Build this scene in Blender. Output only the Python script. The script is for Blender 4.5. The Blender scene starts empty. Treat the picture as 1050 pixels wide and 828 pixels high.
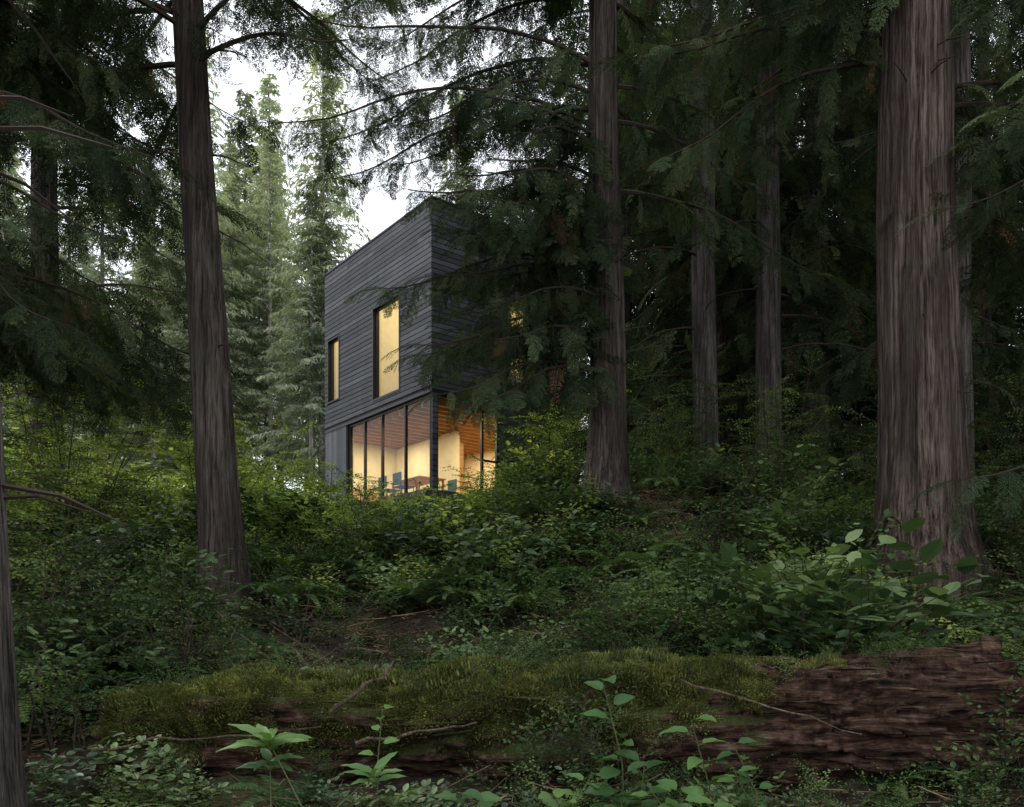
import bpy, math, random
import numpy as np
from mathutils import Vector, Matrix, noise

SC = bpy.context.scene
SC.view_settings.view_transform = 'Standard'
SC.view_settings.look = 'None'
SC.view_settings.exposure = 0

# ------------------------------------------------------------------ helpers
def link(o, parent=None):
    SC.collection.objects.link(o)
    if parent is not None:
        o.parent = parent
    return o

def mk_mesh(name, V, F, mats=(), smooth=False, fm=None):
    me = bpy.data.meshes.new(name)
    me.from_pydata([tuple(v) for v in V], [], F)
    for m in mats:
        me.materials.append(m)
    if fm is not None:
        me.polygons.foreach_set('material_index', fm)
    if smooth:
        me.polygons.foreach_set('use_smooth', [True] * len(me.polygons))
    me.update()
    return me

def mk_obj(name, V, F, mats=(), parent=None, smooth=False, loc=None, fm=None):
    o = bpy.data.objects.new(name, mk_mesh(name, V, F, mats, smooth, fm))
    if loc is not None:
        o.location = loc
    return link(o, parent)

def mk_empty(name, loc, rotz=0):
    e = bpy.data.objects.new(name, None)
    e.location = loc
    e.rotation_euler = (0, 0, rotz)
    e.empty_display_size = 0.3
    return link(e)

def box(V, F, x0, x1, y0, y1, z0, z1):
    b = len(V)
    V += [(x0,y0,z0),(x1,y0,z0),(x1,y1,z0),(x0,y1,z0),(x0,y0,z1),(x1,y0,z1),(x1,y1,z1),(x0,y1,z1)]
    F += [(b,b+3,b+2,b+1),(b+4,b+5,b+6,b+7),(b,b+1,b+5,b+4),(b+1,b+2,b+6,b+5),(b+2,b+3,b+7,b+6),(b+3,b,b+4,b+7)]

def tube(V, F, pts, rad, sides=5, cap=True):
    b = len(V); n = len(pts)
    for i, p in enumerate(pts):
        if i == 0: t = pts[1] - pts[0]
        elif i == n-1: t = pts[-1] - pts[-2]
        else: t = pts[i+1] - pts[i-1]
        t = t.normalized() if t.length > 1e-9 else Vector((0,0,1))
        a = Vector((0,0,1)) if abs(t.z) < 0.9 else Vector((1,0,0))
        u = t.cross(a).normalized(); w = t.cross(u)
        for k in range(sides):
            an = 2*math.pi*k/sides
            V.append(tuple(p + (u*math.cos(an) + w*math.sin(an))*rad[i]))
    for i in range(n-1):
        for k in range(sides):
            k2 = (k+1) % sides
            F.append((b+i*sides+k, b+i*sides+k2, b+(i+1)*sides+k2, b+(i+1)*sides+k))
    if cap:
        F.append(tuple(b+k for k in range(sides))[::-1])
        F.append(tuple(b+(n-1)*sides+k for k in range(sides)))

# ------------------------------------------------------------------ materials
def new_mat(name):
    m = bpy.data.materials.new(name); m.use_nodes = True
    nt = m.node_tree; nt.nodes.clear()
    out = nt.nodes.new('ShaderNodeOutputMaterial')
    return m, nt, out

def ramp(nt, fac, stops):
    r = nt.nodes.new('ShaderNodeValToRGB')
    el = r.color_ramp.elements
    while len(el) < len(stops): el.new(0.5)
    for e, (p, c) in zip(el, stops):
        e.position = p; e.color = (*c, 1)
    nt.links.new(fac, r.inputs[0])
    return r.outputs[0]

def nz(nt, vec, scale, detail=4, rough=0.55):
    n = nt.nodes.new('ShaderNodeTexNoise')
    n.inputs['Scale'].default_value = scale
    n.inputs['Detail'].default_value = detail
    n.inputs['Roughness'].default_value = rough
    if vec is not None: nt.links.new(vec, n.inputs['Vector'])
    return n.outputs['Fac']

def mapping(nt, src, scale, rot=(0,0,0)):
    mp = nt.nodes.new('ShaderNodeMapping')
    mp.inputs['Scale'].default_value = scale
    mp.inputs['Rotation'].default_value = rot
    nt.links.new(src, mp.inputs['Vector'])
    return mp.outputs[0]

def math_n(nt, op, a, b=None, clamp=False):
    n = nt.nodes.new('ShaderNodeMath'); n.operation = op; n.use_clamp = clamp
    for i, v in enumerate((a, b)):
        if v is None: continue
        if isinstance(v, (int, float)): n.inputs[i].default_value = v
        else: nt.links.new(v, n.inputs[i])
    return n.outputs[0]

def mixc(nt, fac, a, b, mode='MIX'):
    n = nt.nodes.new('ShaderNodeMix'); n.data_type = 'RGBA'; n.blend_type = mode
    if isinstance(fac, (int, float)): n.inputs[0].default_value = fac
    else: nt.links.new(fac, n.inputs[0])
    for i, v in ((6, a), (7, b)):
        if isinstance(v, tuple): n.inputs[i].default_value = (*v, 1)
        else: nt.links.new(v, n.inputs[i])
    return n.outputs[2]

def bump(nt, h, strength=0.5, dist=0.02):
    b = nt.nodes.new('ShaderNodeBump')
    b.inputs['Strength'].default_value = strength
    b.inputs['Distance'].default_value = dist
    nt.links.new(h, b.inputs['Height'])
    return b.outputs[0]

def principled(nt, out, col, rough=0.7, normal=None, spec=0.3, metal=0):
    p = nt.nodes.new('ShaderNodeBsdfPrincipled')
    if isinstance(col, tuple): p.inputs['Base Color'].default_value = (*col, 1)
    else: nt.links.new(col, p.inputs['Base Color'])
    if isinstance(rough, (int, float)): p.inputs['Roughness'].default_value = rough
    else: nt.links.new(rough, p.inputs['Roughness'])
    p.inputs['Specular IOR Level'].default_value = spec
    p.inputs['Metallic'].default_value = metal
    if normal is not None: nt.links.new(normal, p.inputs['Normal'])
    if out is not None: nt.links.new(p.outputs[0], out.inputs[0])
    return p

def leaf_mat(name, dark, mid, light, trans=0.3, spec=0.0, rough=.45, clump=0.9, realized=False):
    m, nt, out = new_mat(name)
    oi = nt.nodes.new('ShaderNodeObjectInfo')
    geo = nt.nodes.new('ShaderNodeNewGeometry')
    n1 = nz(nt, geo.outputs['Position'], clump, 0)
    isl = geo.outputs['Random Per Island']
    if realized:
        at = nt.nodes.new('ShaderNodeAttribute'); at.attribute_name = 'rnd'
        rn = at.outputs['Fac']
    else:
        rn = oi.outputs['Random']
    f = math_n(nt, 'ADD', math_n(nt, 'MULTIPLY', rn, 0.4), math_n(nt, 'MULTIPLY', n1, 0.5))
    f = math_n(nt, 'ADD', f, math_n(nt, 'MULTIPLY', isl, 0.25))
    c = ramp(nt, f, [(0.30, dark), (0.58, mid), (0.90, light)])
    if spec > 0:
        p = principled(nt, None, c, rough, spec=spec)
    else:
        p = nt.nodes.new('ShaderNodeBsdfDiffuse'); nt.links.new(c, p.inputs[0])
    tr = nt.nodes.new('ShaderNodeBsdfTranslucent')
    c2 = mixc(nt, 1.0, c, (1.15, 1.2, 0.65), 'MULTIPLY')
    nt.links.new(c2, tr.inputs['Color'])
    mx = nt.nodes.new('ShaderNodeMixShader'); mx.inputs[0].default_value = trans
    nt.links.new(p.outputs[0], mx.inputs[1]); nt.links.new(tr.outputs[0], mx.inputs[2])
    nt.links.new(mx.outputs[0], out.inputs[0])
    return m

M_cedar = leaf_mat('cedar_leaf', (0.016,0.025,0.015), (0.043,0.064,0.034), (0.12,0.15,0.072), 0.28, realized=True)
M_dead = leaf_mat('dead_cedar_leaf', (0.045,0.024,0.015), (0.105,0.056,0.032), (0.19,0.105,0.058), 0.25, realized=True)
M_farc = leaf_mat('back_conifer_leaf', (0.016,0.026,0.016), (0.038,0.056,0.032), (0.09,0.11,0.06), 0.25)
M_far = leaf_mat('hazy_far_conifer_leaf', (0.22,0.255,0.19), (0.34,0.385,0.285), (0.52,0.56,0.43), 0.4, clump=0.25)  # pale greens: distance haze painted into the leaf colour
M_salal = leaf_mat('salal_leaf', (0.018,0.038,0.018), (0.066,0.112,0.045), (0.20,0.27,0.10), 0.28, 0.4, .4)
M_huck = leaf_mat('huckleberry_leaf', (0.022,0.042,0.02), (0.07,0.118,0.047), (0.20,0.27,0.10), 0.38)
M_bright = leaf_mat('maple_leaf', (0.08,0.125,0.035), (0.23,0.31,0.085), (0.47,0.52,0.16), 0.5)
M_fern = leaf_mat('fern_leaf', (0.025,0.05,0.022), (0.075,0.13,0.05), (0.19,0.27,0.09), 0.35)
M_moss = leaf_mat('moss', (0.03,0.037,0.012), (0.105,0.118,0.037), (0.28,0.28,0.09), 0.2, clump=6)
M_big = leaf_mat('broad_leaf', (0.035,0.085,0.026), (0.08,0.16,0.048), (0.15,0.25,0.07), 0.3, 0.2, .4)
M_litter = leaf_mat('litter', (0.045,0.03,0.02), (0.13,0.088,0.055), (0.32,0.22,0.13), 0.1, clump=3)

def bark_mat(name, c0, c1, c2, moss=0.0, sc=1.0):
    m, nt, out = new_mat(name)
    tc = nt.nodes.new('ShaderNodeTexCoord')
    n0 = nt.nodes.new('ShaderNodeTexNoise'); n0.inputs['Scale'].default_value = 1.5
    nt.links.new(tc.outputs['Object'], n0.inputs['Vector'])
    add = nt.nodes.new('ShaderNodeVectorMath'); add.operation = 'MULTIPLY_ADD'
    nt.links.new(n0.outputs['Color'], add.inputs[0]); add.inputs[1].default_value = (.06,.06,0); nt.links.new(tc.outputs['Object'], add.inputs[2])
    src = add.outputs[0]
    n1 = nz(nt, mapping(nt, src, (24*sc, 24*sc, .6*sc)), 1.0, 6, 0.7)
    n2 = nz(nt, mapping(nt, src, (80*sc, 80*sc, 4*sc)), 1.0, 4, 0.6)
    n3 = nz(nt, mapping(nt, src, (5, 5, .6)), 1.0, 4)
    f = math_n(nt, 'ADD', math_n(nt, 'MULTIPLY', n1, 0.68), math_n(nt, 'MULTIPLY', n2, 0.32))
    c = ramp(nt, f, [(0.39, c0), (0.47, c1), (0.61, c2)])
    c = mixc(nt, ramp(nt, n3, [(.42, (0,0,0)), (.62, (.65,.65,.65))]), c, tuple(x*0.35 for x in c1), 'MIX')
    if moss > 0:
        mk = ramp(nt, nz(nt, tc.outputs['Object'], 2.2, 5, 0.7), [(0.52, (0,0,0)), (0.68, (moss,)*3)])
        c = mixc(nt, mk, c, (0.055, 0.066, 0.035))
    principled(nt, out, c, 0.92, bump(nt, f, 1.0, 0.10), 0.1)
    return m

M_bark_dark = bark_mat('bark_dark', (0.014,0.011,0.009), (0.07,0.054,0.046), (0.18,0.15,0.128), 0.4)
M_bark_red = bark_mat('bark_red', (0.014,0.01,0.008), (0.095,0.066,0.055), (0.25,0.195,0.168), 0.3)
M_bark_grey = bark_mat('bark_grey', (0.02,0.017,0.015), (0.10,0.085,0.075), (0.24,0.21,0.188), 0.5)
M_bark_far = bark_mat('hazy_bark_far', (0.16,0.15,0.13), (0.32,0.30,0.27), (0.5,0.47,0.43), 0.2, 0.4)  # bark of the distant conifers, lightened to paint in the haze

m, nt, out = new_mat('twig'); principled(nt, out, (0.05,0.037,0.029), 0.85, spec=0.1); M_twig = m
m, nt, out = new_mat('stem_green'); principled(nt, out, (0.08,0.09,0.035), 0.6, spec=0.2); M_stem = m

# ------------------------------------------------------------------ terrain
YB = [-500,-10, 0, 3, 5, 7, 9, 11.5, 14, 18, 21, 26, 35, 60, 120, 600]
ZB = [0,-0.2, 0, 0.3, 0.72, 1.15, 1.8, 2.55, 3.15, 3.85, 4.4, 4.8, 5.6, 9.0, 14, 26]
def sstep(a, b, x):
    t = min(1, max(0, (x-a)/(b-a))); return t*t*(3-2*t)
def g(x, y):
    z = float(np.interp(y, YB, ZB))
    z += 0.85*math.exp(-(((x-2.2)/2.6)**2 + ((y-12.2)/2.4)**2))
    z += 0.35*math.exp(-(((x-4.6)/1.8)**2 + ((y-9)/1.5)**2))
    z -= 0.25*math.exp(-(((x+1.3)/1.2)**2 + ((y-8)/1.6)**2))
    if abs(x) < 60 and abs(y) < 80:
        z += 0.22*noise.noise(Vector((x*0.45, y*0.45, 0))) + 0.09*noise.noise(Vector((x*1.7, y*1.7, 3)))
        z += 0.035*noise.noise(Vector((x*6, y*6, 5)))
    else:
        z += 1.5*noise.noise(Vector((x*0.03, y*0.03, 0)))
    d = math.hypot(x+1.93, y-24.9)
    w = 1-sstep(5.5, 9.5, d)
    z = z*(1-w) + min(z, 4.35)*w
    return z

N = 300
V = []; F = []
for j in range(N+1):
    v = j/N
    y = -25 + 55*v + 570*v**9
    for i in range(N+1):
        u = 2*i/N-1
        x = 16*u + math.copysign(480*abs(u)**7, u)
        V.append((x, y, g(x, y)))
for j in range(N):
    for i in range(N):
        a = j*(N+1)+i
        F.append((a, a+1, a+N+2, a+N+1))
m, nt, out = new_mat('forest_floor')
geo = nt.nodes.new('ShaderNodeNewGeometry')
P = geo.outputs['Position']
n1 = nz(nt, P, 9, 6, 0.7); n2 = nz(nt, P, 1.2, 4)
c = ramp(nt, n1, [(0.3, (0.012,0.009,0.007)), (0.52, (0.045,0.034,0.026)), (0.72, (0.12,0.092,0.068))])
mk = ramp(nt, n2, [(0.5, (0,0,0)), (0.62, (0.8,0.8,0.8))])
c = mixc(nt, mk, c, ramp(nt, nz(nt, P, 25, 4), [(0.3, (0.02,0.028,0.011)), (0.7, (0.07,0.085,0.03))]))
principled(nt, out, c, 0.95, bump(nt, n1, 0.9, 0.06), 0.1)
mk_obj('ground', V, F, [m], smooth=True)

# ------------------------------------------------------------------ instancing
def inst_group(name, coll, realize=False):
    ng = bpy.data.node_groups.new(name, 'GeometryNodeTree')
    ng.interface.new_socket('Geometry', in_out='INPUT', socket_type='NodeSocketGeometry')
    ng.interface.new_socket('Geometry', in_out='OUTPUT', socket_type='NodeSocketGeometry')
    nd = ng.nodes; L = ng.links
    gi = nd.new('NodeGroupInput'); go = nd.new('NodeGroupOutput')
    ci = nd.new('GeometryNodeCollectionInfo')
    ci.inputs['Collection'].default_value = coll
    ci.inputs['Separate Children'].default_value = True
    ci.inputs['Reset Children'].default_value = True
    ip = nd.new('GeometryNodeInstanceOnPoints')
    ip.inputs['Pick Instance'].default_value = True
    def attr(nm, tp):
        a = nd.new('GeometryNodeInputNamedAttribute'); a.data_type = tp
        a.inputs['Name'].default_value = nm
        return a.outputs[0]
    er = nd.new('FunctionNodeEulerToRotation')
    L.new(attr('rot', 'FLOAT_VECTOR'), er.inputs[0])
    L.new(er.outputs[0], ip.inputs['Rotation'])
    L.new(attr('scl', 'FLOAT'), ip.inputs['Scale'])
    L.new(attr('idx', 'INT'), ip.inputs['Instance Index'])
    L.new(gi.outputs[0], ip.inputs['Points'])
    L.new(ci.outputs[0], ip.inputs['Instance'])
    if realize:
        rz = nd.new('GeometryNodeRealizeInstances')
        L.new(ip.outputs[0], rz.inputs[0]); L.new(rz.outputs[0], go.inputs[0])
    else:
        L.new(ip.outputs[0], go.inputs[0])
    return ng

def proto_coll(name, meshes, realize=False):
    c = bpy.data.collections.new(name)
    for i, me in enumerate(meshes):
        c.objects.link(bpy.data.objects.new('%s_%02d' % (name, i), me))
    return inst_group(name + '_gn', c, realize)

RR = random.Random(999)
def inst_obj(name, pts, group, parent=None):
    me = bpy.data.meshes.new(name)
    me.from_pydata([tuple(p[0]) for p in pts], [], [])
    a = me.attributes.new('rot', 'FLOAT_VECTOR', 'POINT')
    a.data.foreach_set('vector', np.array([tuple(p[1]) for p in pts], dtype=np.float32).ravel())
    a = me.attributes.new('scl', 'FLOAT', 'POINT')
    a.data.foreach_set('value', np.array([p[2] for p in pts], dtype=np.float32))
    a = me.attributes.new('rnd', 'FLOAT', 'POINT')
    a.data.foreach_set('value', np.array([RR.random() for p in pts], dtype=np.float32))
    a = me.attributes.new('idx', 'INT', 'POINT')
    a.data.foreach_set('value', np.array([p[3] for p in pts], dtype=np.int32))
    o = bpy.data.objects.new(name, me)
    link(o, parent)
    md = o.modifiers.new('scatter', 'NODES'); md.node_group = group
    return o

def rot_from(d, up=Vector((0,0,1))):
    y = d.normalized()
    x = y.cross(up)
    if x.length < 1e-4: x = Vector((1,0,0))
    x.normalize(); z = x.cross(y)
    return Matrix((x, y, z)).transposed().to_euler()

# ------------------------------------------------------------------ foliage prototypes
def diamond(V, F, p, d, side, L, W, mid=0.45):
    b = len(V)
    q = p + d*(L*mid)
    V += [tuple(p), tuple(q + side*(W/2)), tuple(p + d*L), tuple(q - side*(W/2))]
    F.append((b, b+1, b+2, b+3))

def spray_mesh(name, seed, mat, L=0.9, n=13, width=0.34, bend=0.9, sub=0.034, leafL=0.072, leafW=0.016):
    r = random.Random(seed)
    V = []; F = []; V2 = []; F2 = []
    pts = []; pos = Vector((0,0,0)); K = 24
    bx = r.uniform(-0.15, 0.15)
    for k in range(K+1):
        f = k/K
        ang = 0.15 - bend*f
        t = Vector((bx*f, math.cos(ang), math.sin(ang)))
        pts.append((pos.copy(), t.normalized()))
        pos = pos + t*(L/K)
    tube(V2, F2, [p for p, t in pts[::6]], [0.006*(1-0.8*i/4) for i in range(5)], 3, False)
    X = Vector((1,0,0))
    for i in range(n):
        f = (i+0.6)/n
        p, t = pts[min(K, int(f*K))]
        for s in (-1, 1):
            if r.random() < 0.08: continue
            ln = width*min(1, 0.45+f*2.2)*(1-f)**0.55*r.uniform(0.6, 1.2) + 0.05
            a = math.radians(r.uniform(38, 60))
            d = (t*math.cos(a) + X*s*math.sin(a)).normalized()
            m_ = max(2, int(ln/sub))
            q = p.copy()
            sag = r.uniform(0.2, 0.9)
            up = X.cross(t)
            for j in range(m_):
                jf = j/m_
                d2 = (d + Vector((0,0,-sag*jf)) + t*0.25*jf).normalized()
                q2 = q + d2*sub
                sd = d2.cross(up).normalized()
                for ss in (-1, 1):
                    dd = (d2*0.75 + sd*ss*0.6 + Vector((r.uniform(-.15,.15), r.uniform(-.15,.15), r.uniform(-.35,.1)))).normalized()
                    s2 = dd.cross(up).normalized()
                    diamond(V, F, q, dd, s2, leafL*(1-0.4*jf)*r.uniform(0.8, 1.2), leafW)
                q = q2
            diamond(V, F, q - d2*sub, d2, sd, leafL, leafW)
    nl = len(F); b = len(V)
    V += V2; F += [tuple(i+b for i in f) for f in F2]
    return mk_mesh(name, V, F, [mat, M_twig], fm=[0]*nl + [1]*len(F2))

G_spray = proto_coll('cedar_spray', [
    spray_mesh('cs0', 1, M_cedar, 0.9, 14, 0.32, 0.8),
    spray_mesh('cs1', 2, M_cedar, 1.0, 15, 0.28, 1.2),
    spray_mesh('cs2', 3, M_cedar, 0.8, 13, 0.34, 0.6),
    spray_mesh('cs3', 4, M_cedar, 1.1, 16, 0.24, 1.5),
    spray_mesh('cs4', 5, M_dead, 0.75, 13, 0.16, 1.3, sub=0.045, leafW=.010)], True)
G_spray2 = proto_coll('cedar_spray_c', [
    spray_mesh('cc0', 1, M_cedar, 1.0, 10, 0.36, 0.8, .06, .12, .028),
    spray_mesh('cc1', 2, M_cedar, 1.1, 10, 0.34, 1.2, .06, .12, .028),
    spray_mesh('cc2', 3, M_cedar, 0.9, 9, 0.38, 0.6, .06, .12, .028),
    spray_mesh('cc3', 4, M_cedar, 1.2, 11, 0.3, 1.5, .06, .12, .028),
    spray_mesh('cc4', 5, M_dead, 0.8, 12, 0.2, 1.3, .06, .08, .012)], True)

def leaf_poly(V, F, p, d, up, L, W, fold=0.12, curl=0.12):
    side = d.cross(up).normalized(); nn = side.cross(d).normalized()
    b = len(V)
    def P_(x, y, z): return tuple(p + side*(x*W) + d*(y*L) + nn*(z*L))
    V += [P_(0,0,0), P_(0,0.5,-fold*0.5), P_(0,1,-curl-fold*.2),
          P_(-0.36,0.22,0.02), P_(-0.5,0.48,0.0), P_(-0.3,0.8,-curl*0.5),
          P_(0.36,0.22,0.02), P_(0.5,0.48,0.0), P_(0.3,0.8,-curl*0.5)]
    F += [(b,b+1,b+4,b+3), (b+1,b+2,b+5,b+4), (b,b+6,b+7,b+1), (b+1,b+7,b+8,b+2)]

def rdir(r, elev):
    a = r.uniform(0, 2*math.pi)
    return Vector((math.cos(a)*math.cos(elev), math.sin(a)*math.cos(elev), math.sin(elev)))

def shrub_mesh(name, seed, mat, stems=7, H=0.6, step=0.045, LL=0.075, LW=0.045, twigs=0, spread=0.7, diam=False):
    r = random.Random(seed); V = []; F = []; V2 = []; F2 = []
    def run(p, d, ln, rad, level):
        n = max(3, int(ln/0.09)); pts = [p.copy()]; dd = d.copy()
        for i in range(n):
            dd = (dd + Vector((r.uniform(-.14,.14), r.uniform(-.14,.14), r.uniform(-.14,.05)))).normalized()
            pts.append(pts[-1] + dd*(ln/n))
        if level == 0: tube(V2, F2, pts, [rad*(1-0.7*i/n) for i in range(n+1)], 3, False)
        m_ = int(ln/step); side = 1
        for k in range(m_):
            f = (k+1)/m_
            if level == 0 and f < 0.3: continue
            x = f*n; i = min(n-1, int(x)); pp = pts[i].lerp(pts[i+1], x-i); t = (pts[i+1]-pts[i]).normalized()
            hs = t.cross(Vector((0,0,1)))
            if hs.length < 0.2: hs = Vector((r.uniform(-1,1), r.uniform(-1,1), 0))
            hs = hs.normalized()*side; side = -side
            ld = (t*0.5 + hs*0.9 + Vector((r.uniform(-.3,.3), r.uniform(-.3,.3), r.uniform(-.25,.35)))).normalized()
            up = (Vector((0,0,1)) + Vector((r.uniform(-.4,.4), r.uniform(-.4,.4), 0))).normalized()
            if abs(ld.dot(up)) > 0.95: up = hs
            s = r.uniform(0.7, 1.15)
            if diam: diamond(V, F, pp, ld, ld.cross(up).normalized(), LL*s, LW*s)
            else: leaf_poly(V, F, pp, ld, up, LL*s, LW*s)
        if level < twigs:
            for k in range(int(ln/0.1)):
                f = r.uniform(0.25, 1.0); i = min(n-1, int(f*n))
                t = (pts[i+1]-pts[i]).normalized()
                td = (t*0.7 + rdir(r, r.uniform(-0.1, 0.4))).normalized()
                run(pts[i], td, ln*r.uniform(0.22, 0.42), rad*0.5, level+1)
    for s in range(stems):
        d = (rdir(r, r.uniform(0.5, 1.3))*spread + Vector((0,0,0.6))).normalized()
        run(Vector((r.uniform(-.08,.08), r.uniform(-.08,.08), -0.05)), d, H*r.uniform(0.7, 1.2), 0.006, 0)
    nl = len(F); b = len(V)
    V += V2; F += [tuple(i+b for i in f) for f in F2]
    return mk_mesh(name, V, F, [mat, M_twig], fm=[0]*nl + [1]*len(F2))

G_salal = proto_coll('salal', [shrub_mesh('sl%d' % i, 20+i, M_salal, 8, 0.6, 0.055, 0.095, 0.06, 1) for i in range(3)])
G_huck = proto_coll('huck', [shrub_mesh('hk%d' % i, 40+i, M_huck, 7, 0.7, 0.03, 0.038, 0.023, 1, diam=True) for i in range(3)])
G_bright = proto_coll('brightb', [shrub_mesh('br%d' % i, 50+i, M_bright, 7, 0.6, 0.05, 0.075, 0.05, 1) for i in range(2)])

def fern_mesh(name, seed):
    r = random.Random(seed); V = []; F = []
    for k in range(13):
        az = 2*math.pi*(k + r.uniform(-.3,.3))/13; L = r.uniform(0.55, 0.85)
        h = Vector((math.cos(az), math.sin(az), 0)); el = r.uniform(0.9, 1.25)
        p = Vector((0,0,0)); n = 28
        for i in range(n):
            f = i/n; a = el - 1.7*f
            t = h*math.cos(a) + Vector((0,0,math.sin(a)))
            q = p + t*(L/n)
            sd = t.cross(Vector((0,0,1))).normalized() if abs(t.z) < .99 else Vector((1,0,0))
            up = sd.cross(t)
            diamond(V, F, p, t, sd, L/n*1.1, 0.006)
            if f > 0.12:
                ln = 0.10*math.sin(math.pi*min(1, (f-0.02)*0.95)**0.7)*(1.1-f*0.4)+0.01
                for s in (-1, 1):
                    d = (sd*s + t*0.3 - up*0.15*r.random()).normalized()
                    diamond(V, F, p, d, t, ln*r.uniform(.9, 1.1), 0.022, 0.25)
            p = q
    return mk_mesh(name, V, F, [M_fern])
G_fern = proto_coll('fern', [fern_mesh('fn%d' % i, 60+i) for i in range(2)])

def branch_mesh(name, seed, mat, LL, LW):
    r = random.Random(seed); V = []; F = []; V2 = []; F2 = []
    def run(p, d, ln, lev):
        n = 6; pts = [p.copy()]; dd = d.copy()
        for i in range(n):
            dd = (dd + Vector((r.uniform(-.12,.12), r.uniform(-.05,.05), r.uniform(-.14,.06)))).normalized()
            pts.append(pts[-1] + dd*(ln/n))
        tube(V2, F2, pts, [0.004*(1-0.8*i/n)/(lev+1)+.001 for i in range(n+1)], 3, False)
        m_ = int(ln/0.04); s = 1
        for k in range(m_):
            f = (k+1)/m_; x = f*n; i = min(n-1, int(x)); pp = pts[i].lerp(pts[i+1], x-i); t = (pts[i+1]-pts[i]).normalized()
            sd = t.cross(Vector((0,0,1))).normalized()*s; s = -s
            ld = (t*0.6 + sd*0.9 + Vector((r.uniform(-.2,.2), r.uniform(-.2,.2), r.uniform(-.4,.1)))).normalized()
            leaf_poly(V, F, pp, ld, Vector((r.uniform(-.3,.3), r.uniform(-.3,.3), 1)).normalized(), LL*r.uniform(.7,1.2), LW*r.uniform(.8,1.1))
        if lev < 1:
            for k in range(8):
                i = r.randint(1, n-1); t = (pts[i+1]-pts[i]).normalized()
                sd = t.cross(Vector((0,0,1))).normalized()*r.choice((-1,1))
                run(pts[i], (t*0.7 + sd*0.8).normalized(), ln*r.uniform(0.25, 0.5), 1)
    run(Vector((0,0,0)), Vector((0,1,0.1)), 0.7, 0)
    nl = len(F); b = len(V)
    V += V2; F += [tuple(i+b for i in f) for f in F2]
    return mk_mesh(name, V, F, [mat, M_twig], fm=[0]*nl + [1]*len(F2))
G_leafbr = proto_coll('leafbr', [branch_mesh('lb0', 70, M_bright, 0.06, 0.04), branch_mesh('lb1', 71, M_bright, 0.055, 0.034),
                                 branch_mesh('lb2', 72, M_huck, 0.045, 0.028), branch_mesh('lb3', 73, M_huck, 0.05, 0.032)])

def litter_mesh(name, seed):
    r = random.Random(seed); V = []; F = []
    for k in range(26):
        p = Vector((r.uniform(-.25,.25), r.uniform(-.25,.25), r.uniform(0,.03)))
        d = rdir(r, r.uniform(-.2,.3))
        leaf_poly(V, F, p, d, Vector((r.uniform(-.3,.3), r.uniform(-.3,.3), 1)), r.uniform(.03,.07), r.uniform(.015,.03), 0.2, r.uniform(-.3,.3))
    for k in range(7):
        p = Vector((r.uniform(-.25,.25), r.uniform(-.25,.25), 0.015)); d = rdir(r, r.uniform(-.05,.2))
        tube(V, F, [p, p+d*r.uniform(.08,.3)], [0.004, 0.002], 3)
    return mk_mesh(name, V, F, [M_litter])
G_litter = proto_coll('litterb', [litter_mesh('lt%d' % i, 80+i) for i in range(3)])

def moss_mesh(name, seed):
    r = random.Random(seed); V = []; F = []
    for k in range(60):
        p = Vector((r.gauss(0,.025), r.gauss(0,.025), -0.004)); d = rdir(r, r.uniform(.3,1.4))
        s = d.cross(Vector((r.uniform(-1,1), r.uniform(-1,1), .3))).normalized()
        diamond(V, F, p, d, s, r.uniform(.01,.028), .005)
    return mk_mesh(name, V, F, [M_moss])
G_moss = proto_coll('mosst', [moss_mesh('ms%d' % i, 90+i) for i in range(2)])

# ------------------------------------------------------------------ trees
def trunk_pts(lean, H, n, wob, seed):
    out = []
    for i in range(n+1):
        f = (i/n)**1.5; z = -0.5 + (H+0.5)*f
        w = Vector((noise.noise(Vector((z*0.25, seed, 0))), noise.noise(Vector((z*0.25, seed, 7))), 0))*wob
        out.append(Vector((lean[0]*z, lean[1]*z, z)) + w)
    return out

def trunk_at(pts, z):
    for a, b in zip(pts, pts[1:]):
        if b.z >= z: return a.lerp(b, (z-a.z)/(b.z-a.z))
    return pts[-1]

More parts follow.
